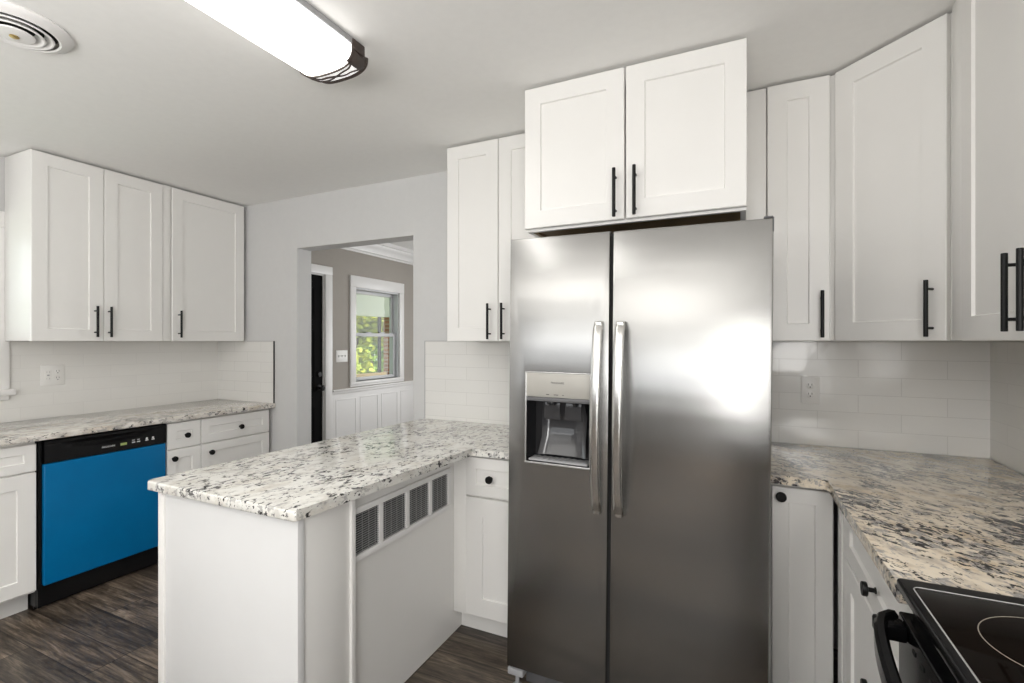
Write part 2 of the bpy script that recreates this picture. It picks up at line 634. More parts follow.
def wall_cells(mb, axis, c0, c1, a0, a1, z0, z1, holes):
    """wall slab between c0..c1 (thickness), a0..a1 along, with rectangular holes (a, b, zlo, zhi)"""
    As = sorted({a0, a1, *[h[0] for h in holes], *[h[1] for h in holes]})
    Zs = sorted({z0, z1, *[h[2] for h in holes], *[h[3] for h in holes]})
    solid = {}
    for i in range(len(As) - 1):
        for k in range(len(Zs) - 1):
            am, zm = (As[i] + As[i + 1]) / 2, (Zs[k] + Zs[k + 1]) / 2
            solid[i, k] = not any(h[0] < am < h[1] and h[2] < zm < h[3] for h in holes)
    bm = mb.bm
    cache = {}

    def V(c, a, z):
        p = (c, a, z) if axis == 'X' else (a, c, z)
        if p not in cache:
            cache[p] = bm.verts.new(p)
        return cache[p]
    for (i, k), s in solid.items():
        if not s:
            continue
        A, B, Z, W = As[i], As[i + 1], Zs[k], Zs[k + 1]
        bm.faces.new((V(c0, A, Z), V(c0, B, Z), V(c0, B, W), V(c0, A, W)))
        bm.faces.new((V(c1, A, Z), V(c1, B, Z), V(c1, B, W), V(c1, A, W)))
        for (di, dk, e) in ((-1, 0, ((A, Z), (A, W))), (1, 0, ((B, Z), (B, W))), (0, -1, ((A, Z), (B, Z))), (0, 1, ((A, W), (B, W)))):
            if not solid.get((i + di, k + dk), False):
                (a, z), (b, w) = e
                bm.faces.new((V(c0, a, z), V(c0, b, w), V(c1, b, w), V(c1, a, z)))
    return mb


# ------------------------------------------------------------------ the room shell
XL, XR, YB, YF = -3.855, 0.915, 2.585, -4.50     # left wall, right wall, doorway wall, wall behind the viewpoint
CEIL, CEIL2 = 2.44, 2.53
XO = XL - 0.13
YD = YB + 0.13                                    # dining side of the doorway wall
YE = 6.10                                         # far end of the dining room
SINKWIN = (0.40, 1.225, 1.10, 2.03)
DINWIN = (4.14, 4.90, 0.93, 1.975)
DOORHOLE = (2.87, 3.70, 0.0, 2.06)
DOORWAY = (-2.962, -1.916, 0.0, 2.062)
REARWIN = (-3.7, 0.8, 1.15, 2.28)
SIDEDOOR = (-3.60, -1.40, 0.0, 2.06)

struct(MB().box(XO, XR + 0.13, YF - 0.13, YE, -0.08, 0.0).build('floor', M['floor']))
struct(MB().box(XO, XR + 0.13, YF - 0.13, YD, CEIL, CEIL + 0.2).build('ceiling', M['ceiling']))
struct(MB().box(XO, XR + 0.13, YD, YE, CEIL2, CEIL2 + 0.11).build('ceiling_dining', M['ceiling']))
struct(wall_cells(MB(), 'X', XO, XL, YF - 0.13, YD - 0.065, 0, CEIL, [SINKWIN]).build('wall_left', M['wall']))
struct(wall_cells(MB(), 'X', XO, XL, YD - 0.065, YE, 0, CEIL2, [DOORHOLE, DINWIN]).build('wall_dining_left', M['greige']))
struct(wall_cells(MB(), 'Y', YB, YD, XL, XR, 0, CEIL, [DOORWAY]).build('wall_back', M['wall']))
struct(wall_cells(MB(), 'X', XR, XR + 0.13, YF - 0.13, YE, 0, CEIL, [SIDEDOOR]).build('wall_right', M['wall']))
struct(wall_cells(MB(), 'Y', YF - 0.13, YF, XL, XR, 0, CEIL, [REARWIN]).build('wall_front', M['taupe']))
struct(wall_cells(MB(), 'Y', YE - 0.13, YE, XL, XR, 0, CEIL2, [(-2.95, -.25, .45, 2.2)]).build('wall_dining_far', M['greige']))

# backsplash tile panels, each with a thin dark metal edge where it stops
TZ0 = 0.906
def splash(n, mb, mat, label=None):
    o = struct(mb.build('trim_%d' % n, mat))
    return o
T = 0.008
splash(1, MB().box(XL, XL + T, 0.2, YB - T, TZ0, 1.375), M['tile_y'])
# below the window stool the tile stops at the casing
splash(2, MB().box(XL, -3.205, YB - T, YB, TZ0, 1.375), M['tile_x'])
splash(3, MB().box(-1.817, -0.62, YB - T, YB, 0.884, 1.375), M['tile_x'])
splash(4, MB().box(0.02, XR - T, YB - T, YB, TZ0, 1.375), M['tile_x'])
splash(5, MB().box(XR - T, XR, 0.2, YB, TZ0, 1.375), M['tile_y'])
struct(MB().box(-3.205, -3.199, YB - T - .001, YB, 0.872, 1.3785).build('trim_6', M['black']))
struct(MB().box(-3.50, -3.199, YB - T - .001, YB, 1.3751, 1.3785).build('trim_7', M['greyplastic']))
struct(MB().box(-1.822, -1.817, YB - T - .001, YB, 0.884, 1.3785).build('trim_8', M['greyplastic']))
struct(MB().box(-1.817, -1.44, YB - T - .001, YB, 1.3751, 1.3785).build('trim_9', M['greyplastic']))


# window over the sink (only its casing shows at the photo's left edge)
def make_window(n, x, y0, y1, z0, z1, casing, head, stool, apron, sash_mat, horn=.02):
    """double-hung window in a wall facing +X"""
    f = struct(thing_plain('window_%d' % n, (x, (y0 + y1) / 2, z0)))
    c = MB()
    zt = z1 + head
    c.box(x, x + .02, y0 - casing, y0, z0 - .01, z1, .003)
    c.box(x, x + .02, y1, y1 + casing, z0 - .01, z1, .003)
    c.box(x, x + .022, y0 - casing, y1 + casing, z1, zt, .003)
    c.build('casing', M['trim'], f)
    s = MB()
    s.box(x - .10, x + stool, y0 - casing - horn, y1 + casing + horn, z0 - .035, z0, .004)
    if apron:
        s.box(x, x + .016, y0 - casing, y1 + casing, z0 - .035 - apron, z0 - .036, .003)
    s.build('sill', M['trim'], f)
    j = MB()
    j.box(x - .13, x, y0, y0 + .018, z0, z1)
    j.box(x - .13, x, y1 - .018, y1, z0, z1)
    j.box(x - .13, x, y0 + .018, y1 - .018, z1 - .018, z1)
    j.build('jamb', sash_mat, f)
    zm = (z0 + z1) / 2 + .0
    for nm, za, zb, xo in (('upper_sash', zm - .02, z1 - .02, -.085), ('lower_sash', z0 + .002, zm + .02, -.05)):
        q = MB()
        a, b = y0 + .02, y1 - .02
        w = .038
        X0, X1 = x + xo - .015, x + xo + .015
        q.box(X0, X1, a, a + w, za, zb, .003)
        q.box(X0, X1, b - w, b, za, zb, .003)
        q.box(X0, X1, a + w, b - w, za, za + w, .003)
        q.box(X0, X1, a + w, b - w, zb - w, zb, .003)
        so = q.build(nm, sash_mat, f)
        MB().box(x + xo - .003, x + xo + .003, a + w, b - w, za + w, zb - w).build('pane', M['glass'], so)
    for yy in (y0 + (y1 - y0) * .36, y0 + (y1 - y0) * .66):
        MB().box(x - .062, x - .03, yy - .03, yy + .03, zm + .02, zm + .032, .004).build('sash_lock', sash_mat, so)
    return f


def thing_plain(name, loc):
    o = bpy.data.objects.new(name, None)
    o.empty_display_size = 0.05
    COL.objects.link(o)
    o.location = loc
    return o


make_window(1, XL + T, SINKWIN[0], SINKWIN[1], SINKWIN[2], SINKWIN[3], 0.095, 0.09, 0.045, 0.03, M['vinyl'])
make_window(2, XL, DINWIN[0], DINWIN[1], DINWIN[2], DINWIN[3], 0.085, 0.125, 0.022, 0.02, M['vinyl'], 0.0)

# glazed opening behind the viewpoint
pw = struct(thing_plain('window_3', (-1.45, YF, 1.15)))
q = MB()
for a, b, c, d in ((-3.7, -3.64, 1.15, 2.28), (.74, .8, 1.15, 2.28), (-2.23, -2.17, 1.20, 2.23), (-.73, -.67, 1.20, 2.23), (-3.64, .74, 1.15, 1.20), (-3.64, .74, 2.23, 2.28)):
    q.box(a, b, YF - .10, YF - .03, c, d, .003)
q.build('frame', M['trim'], pw)

# wide unseen window added in the far dining-room wall to light the room
dw = struct(thing_plain('window_4', (-1.6, YE - .13, .45)))
q = MB()
for a, b, c, d in ((-2.95, -2.88, .45, 2.2), (-.32, -.25, .45, 2.2), (-1.64, -1.56, .52, 2.13), (-2.88, -.32, .45, .52), (-2.88, -.32, 2.13, 2.2)):
    q.box(a, b, YE - .10, YE - .03, c, d, .003)
q.build('frame', M['trim'], dw)
q = MB()
for a, b, c, d in ((-3.04, -2.95, .36, 2.29), (-.25, -.16, .36, 2.29), (-2.95, -.25, 2.2, 2.29), (-2.95, -.25, .36, .45)):
    q.box(a, b, YE - .15, YE - .13, c, d, .003)
q.build('casing', M['trim'], dw)

# glazed side door standing in the right wall behind the viewpoint
sd = struct(thing_plain('door_2', (XR, -2.5, 0)))
q = MB()
for a, b, z0_, z1_ in ((-3.60, -3.50, .01, 2.06), (-1.50, -1.40, .01, 2.06), (-2.55, -2.45, .11, 1.96), (-3.50, -1.50, .01, .11), (-3.50, -1.50, 1.96, 2.06)):
    q.box(XR + .04, XR + .09, a, b, z0_, z1_, .003)
q.build('frame', M['trim'], sd)

# dining-room door, black, in the left wall
d1 = struct(thing_plain('door_1', (XL, 3.28, 0)))
fr = Fr((XL, 0, 0), (0, 1, 0), (1, 0, 0))
q = MB().box(XL - .050, XL - .010, 2.885, 3.685, 0.008, 2.045, .002)
slab = q.build('slab', M['doorblack'], d1)
q = MB()
for za, zb in ((.18, .72), (.86, 1.50), (1.62, 1.92)):
    for ya, yb in ((2.98, 3.25), (3.32, 3.59)):
        q.shaker(fr, ya, yb, za, zb, -.0095, .006, .02, .004)
q.build('raised_panel', M['doorblack'], slab)
q = MB().lathe((XL - .010, 3.64, .905), (1, 0, 0), [(.030, 0), (.030, .006), (.012, .012), (.012, .03), (.026, .045), (.028, .058), (.018, .070), (0, .072)])
q.build('knob', M['black'], slab)
q = MB().lathe((XL - .010, 3.64, 1.04), (1, 0, 0), [(.030, 0), (.030, .010), (.024, .018), (0, .019)])
q.build('deadbolt', M['black'], slab)
q = MB()
q.box(XL - .13, XL, 2.87, 2.884, 0, 2.06)
q.box(XL - .13, XL, 3.686, 3.70, 0, 2.06)
q.box(XL - .13, XL, 2.884, 3.686, 2.046, 2.06)
q.build('jamb', M['trim'], d1)
q = MB()
q.box(XL, XL + .02, 3.70, 3.795, 0, 2.06, .004)
q.box(XL, XL + .02, 2.775, 2.87, 0, 2.06, .004)
q.box(XL, XL + .022, 2.775, 3.795, 2.06, 2.145, .004)
q.build('casing', M['trim'], d1)

# dining-room crown moulding (stepped profile), chair rail, wainscot
def crown(y0, y1):
    prof = [(0, .165), (0, 0), (.012, 0), (.014, .018), (.028, .028), (.034, .050), (.060, .085), (.082, .105), (.086, .122), (.105, .128), (.112, .165)]
    zb = CEIL2 - .165
    mb = MB()
    mb.rings([[(XL + a, y, zb + b) for a, b in prof] for y in (y0, y1)])
    return mb
struct(crown(YD, YE - .13).build('trim_10', M['trim']))
struct(MB().box(XL, XL + .035, 3.796, YE - .13, .845, .868, .006).box(XL, XL + .018, 3.796, YE - .13, .815, .845, .004)
       .build('trim_11', M['trim']))
wp = MB().box(XL, XL + .008, 3.796, YE - .13, .10, .815)
for k in range(6):
    a = 3.85 + k * .36
    if a + .30 < YE - .14:
        for s in ((a, a + .014, .18, .76), (a + .286, a + .30, .18, .76), (a + .014, a + .286, .18, .194), (a + .014, a + .286, .746, .76)):
            wp.box(XL + .008, XL + .012, *s, .001)
struct(wp.build('trim_12', M['trim']))
struct(MB().box(XL, XL + .016, 3.796, YE - .13, 0, .10, .003).build('baseboard_dining', M['trim']))

# ------------------------------------------------------------------ hardware builders
def bar_handle(fr, u, zc, w, door, horizontal=False, L=0.185, proj=0.035, spacing=0.128):
    mb = MB()
    mb.cyl(fr(u, zc - L / 2, w + proj), fr(u, zc + L / 2, w + proj), .0066, 14)
    for s in (-1, 1):
        mb.cyl(fr(u, zc + s * spacing / 2, w - .0005), fr(u, zc + s * spacing / 2, w + proj), .0042, 10)
    return mb.build('handle', M['black'], door)


def knob(fr, u, z, w, door, r=.017):
    mb = MB().lathe(fr(u, z, w - .0005), fr.w, [(.008, 0), (.008, .002), (.0055, .004), (.0055, .016), (r * .9, .018), (r, .0195), (r, .0275), (r * .93, .0295), (0, .030)], 22)
    return mb.build('knob', M['black'], door)


FL = lambda x: Fr((x, 0, 0), (0, 1, 0), (1, 0, 0))      # faces +X, u = Y
FB = lambda y: Fr((0, y, 0), (1, 0, 0), (0, -1, 0))     # faces -Y, u = X
FRt = lambda x: Fr((x, 0, 0), (0, -1, 0), (-1, 0, 0))   # faces -X, u = -Y

UZ0, UZ1 = 1.377, 2.431

# ------------------------------------------------------------------ upper cabinets, left wall
def body_box(name, mb, parent, mat=None):
    return mb.build(name, mat or M['cab'], parent)

c = thing('wall_cabinet', 'white two-door wall cabinet with shaker doors above the blue dishwasher', 'cabinet', (XL + .17, 1.63, UZ0))
MB().box(XL + .03, -3.522, 1.298, 2.018, UZ0 + .001, UZ1, .0015).box(XL + .0095, XL + .03, 1.325, 2.018, UZ0 + .001, UZ1).build('body', M['cab'], c)
fr = FL(-3.52)
for a, b, hu in ((1.294, 1.628, 1.582), (1.632, 1.962, 1.652)):
    d = MB().shaker(fr, a, b, UZ0 - .001, UZ1 - .008, 0).build('door', M['cab'], c)
    bar_handle(fr, hu, 1.493, .02, d)
MB().fbox(fr, 1.966, 2.016, UZ0, UZ1 - .003, -.002, .012, .001).build('filler', M['cab'], c)

c = thing('wall_cabinet', 'white single-door wall cabinet in the corner between dishwasher wall and doorway wall', 'cabinet', (XL + .17, 2.28, UZ0))
MB().box(XL + .0095, -3.522, 2.021, 2.556, UZ0 + .001, UZ1, .0015).build('body', M['cab'], c)
d = MB().shaker(fr, 2.022, 2.553, UZ0 - .001, UZ1 - .008, 0).build('door', M['cab'], c)
bar_handle(fr, 2.062, 1.493, .02, d)

# ------------------------------------------------------------------ upper cabinets, doorway wall
c = thing('wall_cabinet', 'tall white two-door wall cabinet left of the refrigerator beside the doorway', 'cabinet', (-1.13, YB - .16, UZ0))
MB().box(-1.442, -.830, 2.272, YB - T - .001, UZ0 + .001, UZ1, .0015).build('body', M['cab'], c)
fr = FB(2.27)
for a, b, hu in ((-1.444, -1.135, -1.178), (-1.131, -.830, -1.098)):
    d = MB().shaker(fr, a, b, UZ0 - .001, UZ1 - .006, 0).build('door', M['cab'], c)
    bar_handle(fr, hu, 1.478, .02, d)

c = thing('wall_cabinet', 'short white two-door cabinet hung directly over the refrigerator', 'cabinet', (-.40, YB - .35, 1.83))
q = MB()
Y0, Y1 = 1.894, YB - .002
q.box(-.816, -.798, Y0, Y1, 1.835, UZ1, .001)
q.box(.002, .020, Y0, Y1, 1.835, UZ1, .001)
q.box(-.798, .002, Y0, Y1, UZ1 - .018, UZ1)
q.box(-.798, .002, Y1 - .012, Y1, 1.835, UZ1 - .018)
q.box(-.798, .002, Y0, Y0 + .019, 1.835, 1.865)
q.box(-.798, .002, Y0, Y0 + .019, UZ1 - .05, UZ1 - .018)
q.build('body', M['cab'], c)
q = MB()
q.box(-.797, .001, Y0 + .019, Y1 - .012, 1.846, 1.866)
q.box(-.797, -.783, Y0 + .0195, Y1 - .013, 1.8355, 1.846)
q.box(-.013, .001, Y0 + .0195, Y1 - .013, 1.8355, 1.846)
q.box(-.783, -.013, Y0 + .0192, Y0 + .034, 1.8355, 1.846)
q.build('underside', M['underwood'], c)
fr = FB(1.892)
for a, b, hu in ((-.818, -.402, -.434), (-.396, .022, -.358)):
    d = MB().shaker(fr, a, b, 1.845, UZ1 - .004, 0).build('door', M['cab'], c)
    bar_handle(fr, hu, 1.941, .02, d)

c = thing('wall_cabinet', 'narrow white wall cabinet right of the refrigerator', 'cabinet', (.2, YB - .16, UZ0))
MB().box(.102, .300, 2.296, YB - T - .001, UZ0 + .001, UZ1, .0015).build('body', M['cab'], c)
fr = FB(2.294)
d = MB().shaker(fr, .103, .322, UZ0 - .001, UZ1 - .003, 0).build('door', M['cab'], c)
bar_handle(fr, .292, 1.482, .02, d)
MB().fbox(fr, .0235, .0995, 1.80, UZ1, -.02, .004, .001).build('filler', M['cab'], c)

# diagonal corner cabinet
c = thing('wall_cabinet', 'white corner wall cabinet with one wide diagonal door', 'cabinet', (.68, 2.35, UZ0))
A, B = Vector((.334, 2.270, 0)), Vector((.602, 2.002, 0))
uu = (B - A).normalized()
ww = Vector((-uu.y * -1, -uu.x, 0))
ww = Vector((uu.y, -uu.x, 0)).normalized()
if ww.y > 0:
    ww = -ww
LD = (B - A).length
frd = Fr(A, uu, ww)
in_a, in_b = A - ww * .022, B - ww * .022
MB().prism([(.302, 2.298), (.328, 2.296), (in_a.x, in_a.y), (in_b.x, in_b.y), (.628, 1.994), (.628, 1.978), (XR - T - .001, 1.978), (XR - T - .001, YB - T - .001), (.302, YB - T - .001)],
           UZ0 + .001, UZ1).build('body', M['cab'], c, smooth=False)
frd0 = Fr(A - ww * .02, uu, ww)
d = MB().shaker(frd0, .004, LD - .004, UZ0 - .001, UZ1 - .004, 0).build('door', M['cab'], c)
bar_handle(frd0, LD - .042, 1.482, .02, d)

# right wall uppers
c = thing('wall_cabinet', 'white two-door wall cabinet above the stove at the right edge', 'cabinet', (.77, 1.5, UZ0))
MB().box(.622, XR - T - .001, 1.14, 1.975, UZ0 + .001, UZ1, .0015).build('body', M['cab'], c)
fr = FRt(.62)
for a, b, hu in ((-1.892, -1.510, -1.534), (-1.506, -1.142, -1.463)):
    d = MB().shaker(fr, a, b, UZ0 - .001, UZ1 - .004, 0).build('door', M['cab'], c)
    bar_handle(fr, hu, 1.490, .02, d)
MB().fbox(fr, -1.974, -1.896, UZ0, UZ1 - .001, -.001, .016, .001).build('filler', M['cab'], c)

# ------------------------------------------------------------------ base cabinets, left wall
LC0, LC1 = 0.874, 0.906       # left counter slab
XF = -3.235                   # carcass front; doors stand 2 cm proud
def base_left(label, y0, y1, fronts):
    c = thing('base_cabinet', label, 'cabinet', (XL + .3, (y0 + y1) / 2, 0))
    MB().box(XL + .001, XF - .001, y0, y1, .105, LC0 - .001, .001).build('body', M['cab'], c)
    MB().box(XL + .02, XF - .075, y0, y1, 0.001, .104).build('toe_kick', M['kick'], c)
    return c
fr = FL(XF)
c = base_left('white sink base cabinet left of the blue dishwasher', .30, 1.210, None)
for a, b in ((.30, .752), (.756, 1.208)):
    MB().shaker(fr, a, b, .722, .858, 0, rail=.045).build('drawer_front', M['cab'], c)
    d = MB().shaker(fr, a, b, .118, .714, 0).build('door', M['cab'], c)
    if b < .8:
        knob(fr, b - .04, .66, .02, d)
    else:
        knob(fr, a + .04, .66, .02, d)

c = base_left('narrow white base cabinet directly right of the blue dishwasher', 1.826, 2.036, None)
d = MB().shaker(fr, 1.828, 2.036, .700, .862, 0, rail=.055).build('drawer', M['cab'], c)
knob(fr, 1.940, .776, .02, d)
d = MB().shaker(fr, 1.828, 2.036, .118, .692, 0, rail=.055).build('door', M['cab'], c)
knob(fr, 1.862, .640, .02, d)
c = base_left('white base cabinet at the far right end of the dishwasher counter', 2.040, 2.556, None)
d = MB().shaker(fr, 2.041, 2.550, .700, .862, 0, rail=.055).build('drawer', M['cab'], c)
knob(fr, 2.312, .772, .02, d)
d = MB().shaker(fr, 2.041, 2.550, .118, .692, 0, rail=.055).build('door', M['cab'], c)
knob(fr, 2.098, .634, .02, d)

o = MB().prism([(XL + T + .001, .25), (-3.185, .25), (-3.185, YB - .005), (-3.20, YB - T - .002), (XL + T + .001, YB - T - .002)], LC0, LC1, .005).build('countertop', M['granite_left'])
tag(o, 'long mottled granite countertop over the dishwasher along the left wall', 'countertop')

# ------------------------------------------------------------------ dishwasher
c = thing('dishwasher', 'black dishwasher with blue protective film on its door', 'dishwasher', (XL + .3, 1.518, 0))
DY0, DY1 = 1.216, 1.820
MB().box(XL + .02, XF - .008, DY0, DY1, .02, .868).build('body', M['dwblack'], c)
fr = FL(XF)
MB().fbox(fr, DY0 + .001, DY0 + .016, .02, .866, -.008, .012).build('side_trim', M['dwblack'], c)
MB().fbox(fr, DY1 - .004, DY1 - .001, .02, .866, -.008, .006).build('side_trim', M['dwblack'], c)
d = MB().fbox(fr, DY0 + .018, DY1 - .005, .128, .748, -.006, .030, .006, 3).build('door', M['blue'], c)
# film lip folded along the bottom-left and the panel with its hollow finger grip
q = MB()
ua, ub = DY0 + .018, DY1 - .005
segs = 28
prof_rows = []
def gripdepth(u, z):
    s = (u - (ua + ub) / 2) / ((ub - ua) / 2)
    dip = max(0.0, 1 - (abs(s) / .72) ** 4)
    return dip
rows = [(.750, .026), (.752, .032), (.806, .033), (.812, .031), (.824, .010), (.834, .010), (.846, .030), (.852, .034), (.862, .032), (.866, .026)]
grid = []
for z, w in rows:
    r = []
    for i in range(segs + 1):
        u = ua + (ub - ua) * i / segs
        dip = gripdepth(u, z)
        zz = z
        if .808 < z < .84:
            w2 = .033 * (1 - dip) + w * dip
            s = (u - (ua + ub) / 2) / ((ub - ua) / 2)
            zz = z - .010 * (1 - s * s) + .006
        else:
            w2 = w
        r.append(fr(u, zz, w2))
    grid.append(r)
back0 = [fr(ua + (ub - ua) * i / segs, .750, -.006) for i in range(segs + 1)]
back1 = [fr(ua + (ub - ua) * i / segs, .866, -.006) for i in range(segs + 1)]
q.rings([back0] + grid + [back1], cap0=False, cap1=False, closed=False)
bmesh.ops.holes_fill(q.bm, edges=[e for e in q.bm.edges if e.is_boundary], sides=0)
panel = q.build('control_panel', M['dwblack'], c)
text_mesh('FRIGIDAIRE', .0125, fr, 1.512, .786, .0335, M['whitemark'], panel, 'lettering', .0003, 1.0)
q = MB()
q.fbox(fr, 1.570, 1.602, .780, .793, .0328, .0334)
q.build('badge', M['greenmark'], panel)
for u in (1.636, 1.662, 1.706, 1.740):
    MB().fbox(fr, u - .008, u + .008, .784, .790, .0328, .0334).build('button_mark', M['whitemark'], panel)
for u in (1.636, 1.662):
    MB().fbox(fr, u - .007, u + .007, .798, .801, .0328, .0334).build('button_mark', M['whitemark'], panel)
for u in (1.706, 1.740):
    MB().lathe(fr(u, .797, .0328), fr.w, [(.006, 0), (.006, .0006)], 14).build('button_mark', M['whitemark'], panel)
MB().fbox(fr, DY0 + .002, DY1 - .002, .004, .122, -.045, -.030, .002).build('toe_panel', M['dwblack'], c)

# ------------------------------------------------------------------ peninsula
PC0, PC1 = 0.853, 0.885
c = thing('peninsula_cabinet', 'white panelled peninsula base under the pale granite with a louvre grille in its side', 'cabinet', (-1.52, 1.7, 0))
q = MB()
q.box(-1.800, -1.224, 1.056, 2.54, .001, PC0 - .001)
q.build('body', M['cab'], c)
q = MB()
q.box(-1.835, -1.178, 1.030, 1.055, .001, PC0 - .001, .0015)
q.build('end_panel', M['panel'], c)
q = MB()
q.box(-1.852, -1.820, 1.022, 1.060, .001, PC0 - .001, .002)
q.build('corner_trim', M['cab'], c)
q = MB()
q.box(-1.2235, -1.187, 1.0555, 1.250, .001, PC0 - .001, .001)
q.build('side_panel', M['cab'], c)
q = MB()
q.box(-1.2235, -1.178, 1.2505, 1.270, .001, PC0 - .001, .002)
q.build('edge_trim', M['cab'], c)
# louvre grille: white frame with four openings, wire mesh, a flat dark sheet standing for the shaded inside
GY0, GY1, GZ0, GZ1 = 1.272, 1.922, .603, .792
frg = FL(-1.2235)
g = thing_plain('vent_grille', (0, 0, 0))
g.parent = c
g.location = Vector((-1.2235, 1.6, .6)) - parent_world(c)
bars = [GY0, 1.292, 1.428, 1.450, 1.588, 1.610, 1.748, 1.770, 1.898, GY1]
q = MB()
q.fbox(frg, GY0, GY1, GZ1 - .022, GZ1, 0, .014, .003)
q.fbox(frg, GY0, GY1, GZ0, GZ0 + .022, 0, .014, .003)
for k in range(0, 10, 2):
    q.fbox(frg, bars[k], bars[k + 1], GZ0 + .0221, GZ1 - .0221, 0, .0135, .002)
q.build('frame', M['trim'], g)
for k in range(1, 9, 2):
    q = MB()
    n = 17
    for i in range(n):
        z = GZ0 + .024 + (GZ1 - GZ0 - .048) * (i + .5) / n
        q.fbox(frg, bars[k], bars[k + 1], z - .0011, z + .0011, .006, .0085)
    m = 4
    for i in range(m):
        u = bars[k] + (bars[k + 1] - bars[k]) * (i + .5) / m
        q.fbox(frg, u - .0006, u + .0006, GZ0 + .022, GZ1 - .022, .0055, .0075)
    q.build('wire_mesh', M['mesh'], g, smooth=False)
q = MB().fbox(frg, GY0 + .005, GY1 - .005, GZ0 + .005, GZ1 - .005, .0005, .0020)
q.build('backing', M['grille_back'], g)

o_out = [(-1.868, 1.012), (-1.850, .999), (-1.160, .999), (-1.156, 1.003), (-1.117, 1.930), (-1.110, 1.937), (-.828, 1.937), (-.828, YB - T - .001), (-1.868, YB - T - .001)]
o_out = [(-1.900, 1.03), (-1.894, 1.012), (-1.876, 1.002), (-1.165, 1.002), (-1.158, 1.008), (-1.112, 1.930), (-1.105, 1.937), (-.842, 1.937), (-.842, YB - T - .001), (-1.83, YB - T - .001), (-1.83, 2.50)]
o = MB().prism(o_out, PC0, PC1, .005).build('countertop', M['granite_light'])
tag(o, 'pale granite peninsula countertop with dark flecks running to the refrigerator', 'countertop')

# base cabinet between peninsula and refrigerator
c = thing('base_cabinet', 'white base cabinet tucked between the peninsula and the refrigerator', 'cabinet', (-1.0, 2.28, 0))
MB().box(-1.2225, -.838, 1.977, YB - .002, .105, PC0 - .001).build('body', M['cab'], c)
MB().box(-1.2225, -.838, 2.035, 2.06, .001, .104).build('toe_kick', M['cab'], c)
fr = FB(1.976)
MB().fbox(fr, -1.2225, -1.156, .105, PC0 - .002, 0, .012, .001).build('filler', M['cab'], c)
d = MB().shaker(fr, -1.152, -.840, .664, .842, 0, rail=.052).build('drawer', M['cab'], c)
knob(fr, -1.020, .752, .02, d)
d = MB().shaker(fr, -1.152, -.840, .112, .656, 0, rail=.085).build('door', M['cab'], c)

# ------------------------------------------------------------------ refrigerator
c = thing('refrigerator', 'stainless side-by-side refrigerator with a water dispenser in its left door', 'refrigerator', (.098, 2.05, 0))
FY = 1.716
ft = 1.762
MB().box(-.808, .095, FY + .085, YB - .045, .035, ft - .012, .004).build('body', M['fridgeside'], c)
fr = FB(FY)
# doors: left one has the dispenser opening
hx0, hx1, hz0, hz1 = -.736, -.482, .906, 1.248
def door_rings(mb, a, b, z0, z1, hole=None):
    def R(i, w):
        return [fr(a + i, z0 + i, w), fr(b - i, z0 + i, w), fr(b - i, z1 - i, w), fr(a + i, z1 - i, w)]
    rr = [R(.004, -.075), R(0, -.070), R(0, -.010), R(.003, -.003), R(.010, 0)]
    if hole:
        h0, h1, k0, k1 = hole
        H = lambda w, i=0: [fr(h0 - i, k0 - i, w), fr(h1 + i, k0 - i, w), fr(h1 + i, k1 + i, w), fr(h0 - i, k1 + i, w)]
        rr += [H(0, .002), H(-.002), H(-.075), ]
        mb.rings(rr, cap0=False, cap1=False)
        # close the back with a ring
        bm = mb.bm
        bm.verts.ensure_lookup_table()
        n = len(bm.verts)
        first, last = [bm.verts[i] for i in range(4)], [bm.verts[n - 4 + i] for i in range(4)]
        for i in range(4):
            j = (i + 1) % 4
            bm.faces.new((first[i], first[j], last[j], last[i]))
    else:
        mb.rings(rr)
    return mb
dl = door_rings(MB(), -.811, -.4155, .095, ft, (hx0, hx1, hz0, hz1)).build('freezer_door', M['steel'], c)
dr = door_rings(MB(), -.4065, .098, .095, ft - .002).build('refrigerator_door', M['steel'], c)
MB().box(-.4152, -.4068, FY + .012, FY + .084, .10, ft - .01).build('door_gasket', M['void'], c)

# dispenser
dp = MB()
th = .004
# cavity shell (open at the front)
def shell(mb, a, b, z0, z1, w0, w1):
    A = [fr(a, z0, w0), fr(b, z0, w0), fr(b, z1, w0), fr(a, z1, w0)]
    A2 = [fr(a + .012, z0 + .004, w1), fr(b - .012, z0 + .004, w1), fr(b - .012, z1, w1), fr(a + .012, z1, w1)]
    O = [fr(a - .001, z0 - .001, w0), fr(b + .001, z0 - .001, w0), fr(b + .001, z1 + .001, w0), fr(a - .001, z1 + .001, w0)]
    mb.rings([A, A2], cap0=False)
    return mb
disp = shell(MB(), hx0 + .0015, hx1 - .0015, hz0 + .0015, 1.150, -.003, -.070).build('dispenser', M['disp_dark'], dl)
q = MB()
q.fbox(fr, hx0 + .001, hx1 - .001, 1.156, hz1 - .001, -.03, .0035, .003)
q.build('dispenser_panel', M['disp_panel'], dl)
MB().fbox(fr, hx0 + .001, hx1 - .001, 1.140, 1.1555, -.032, .002, .002).build('dispenser_lip', M['lipgrey'], dl)
# bezel around the opening
q = MB()
q.fbox(fr, hx0 - .003, hx0 + .003, hz0, hz1, -.002, .003, .001)
q.fbox(fr, hx1 - .003, hx1 + .003, hz0, hz1, -.002, .003, .001)
q.fbox(fr, hx0 - .003, hx1 + .003, hz0 - .004, hz0 + .003, -.002, .004, .001)
q.fbox(fr, hx0 - .003, hx1 + .003, hz1 - .002, hz1 + .003, -.002, .003, .001)
q.build('dispenser_bezel', M['steeltrim'], dl)
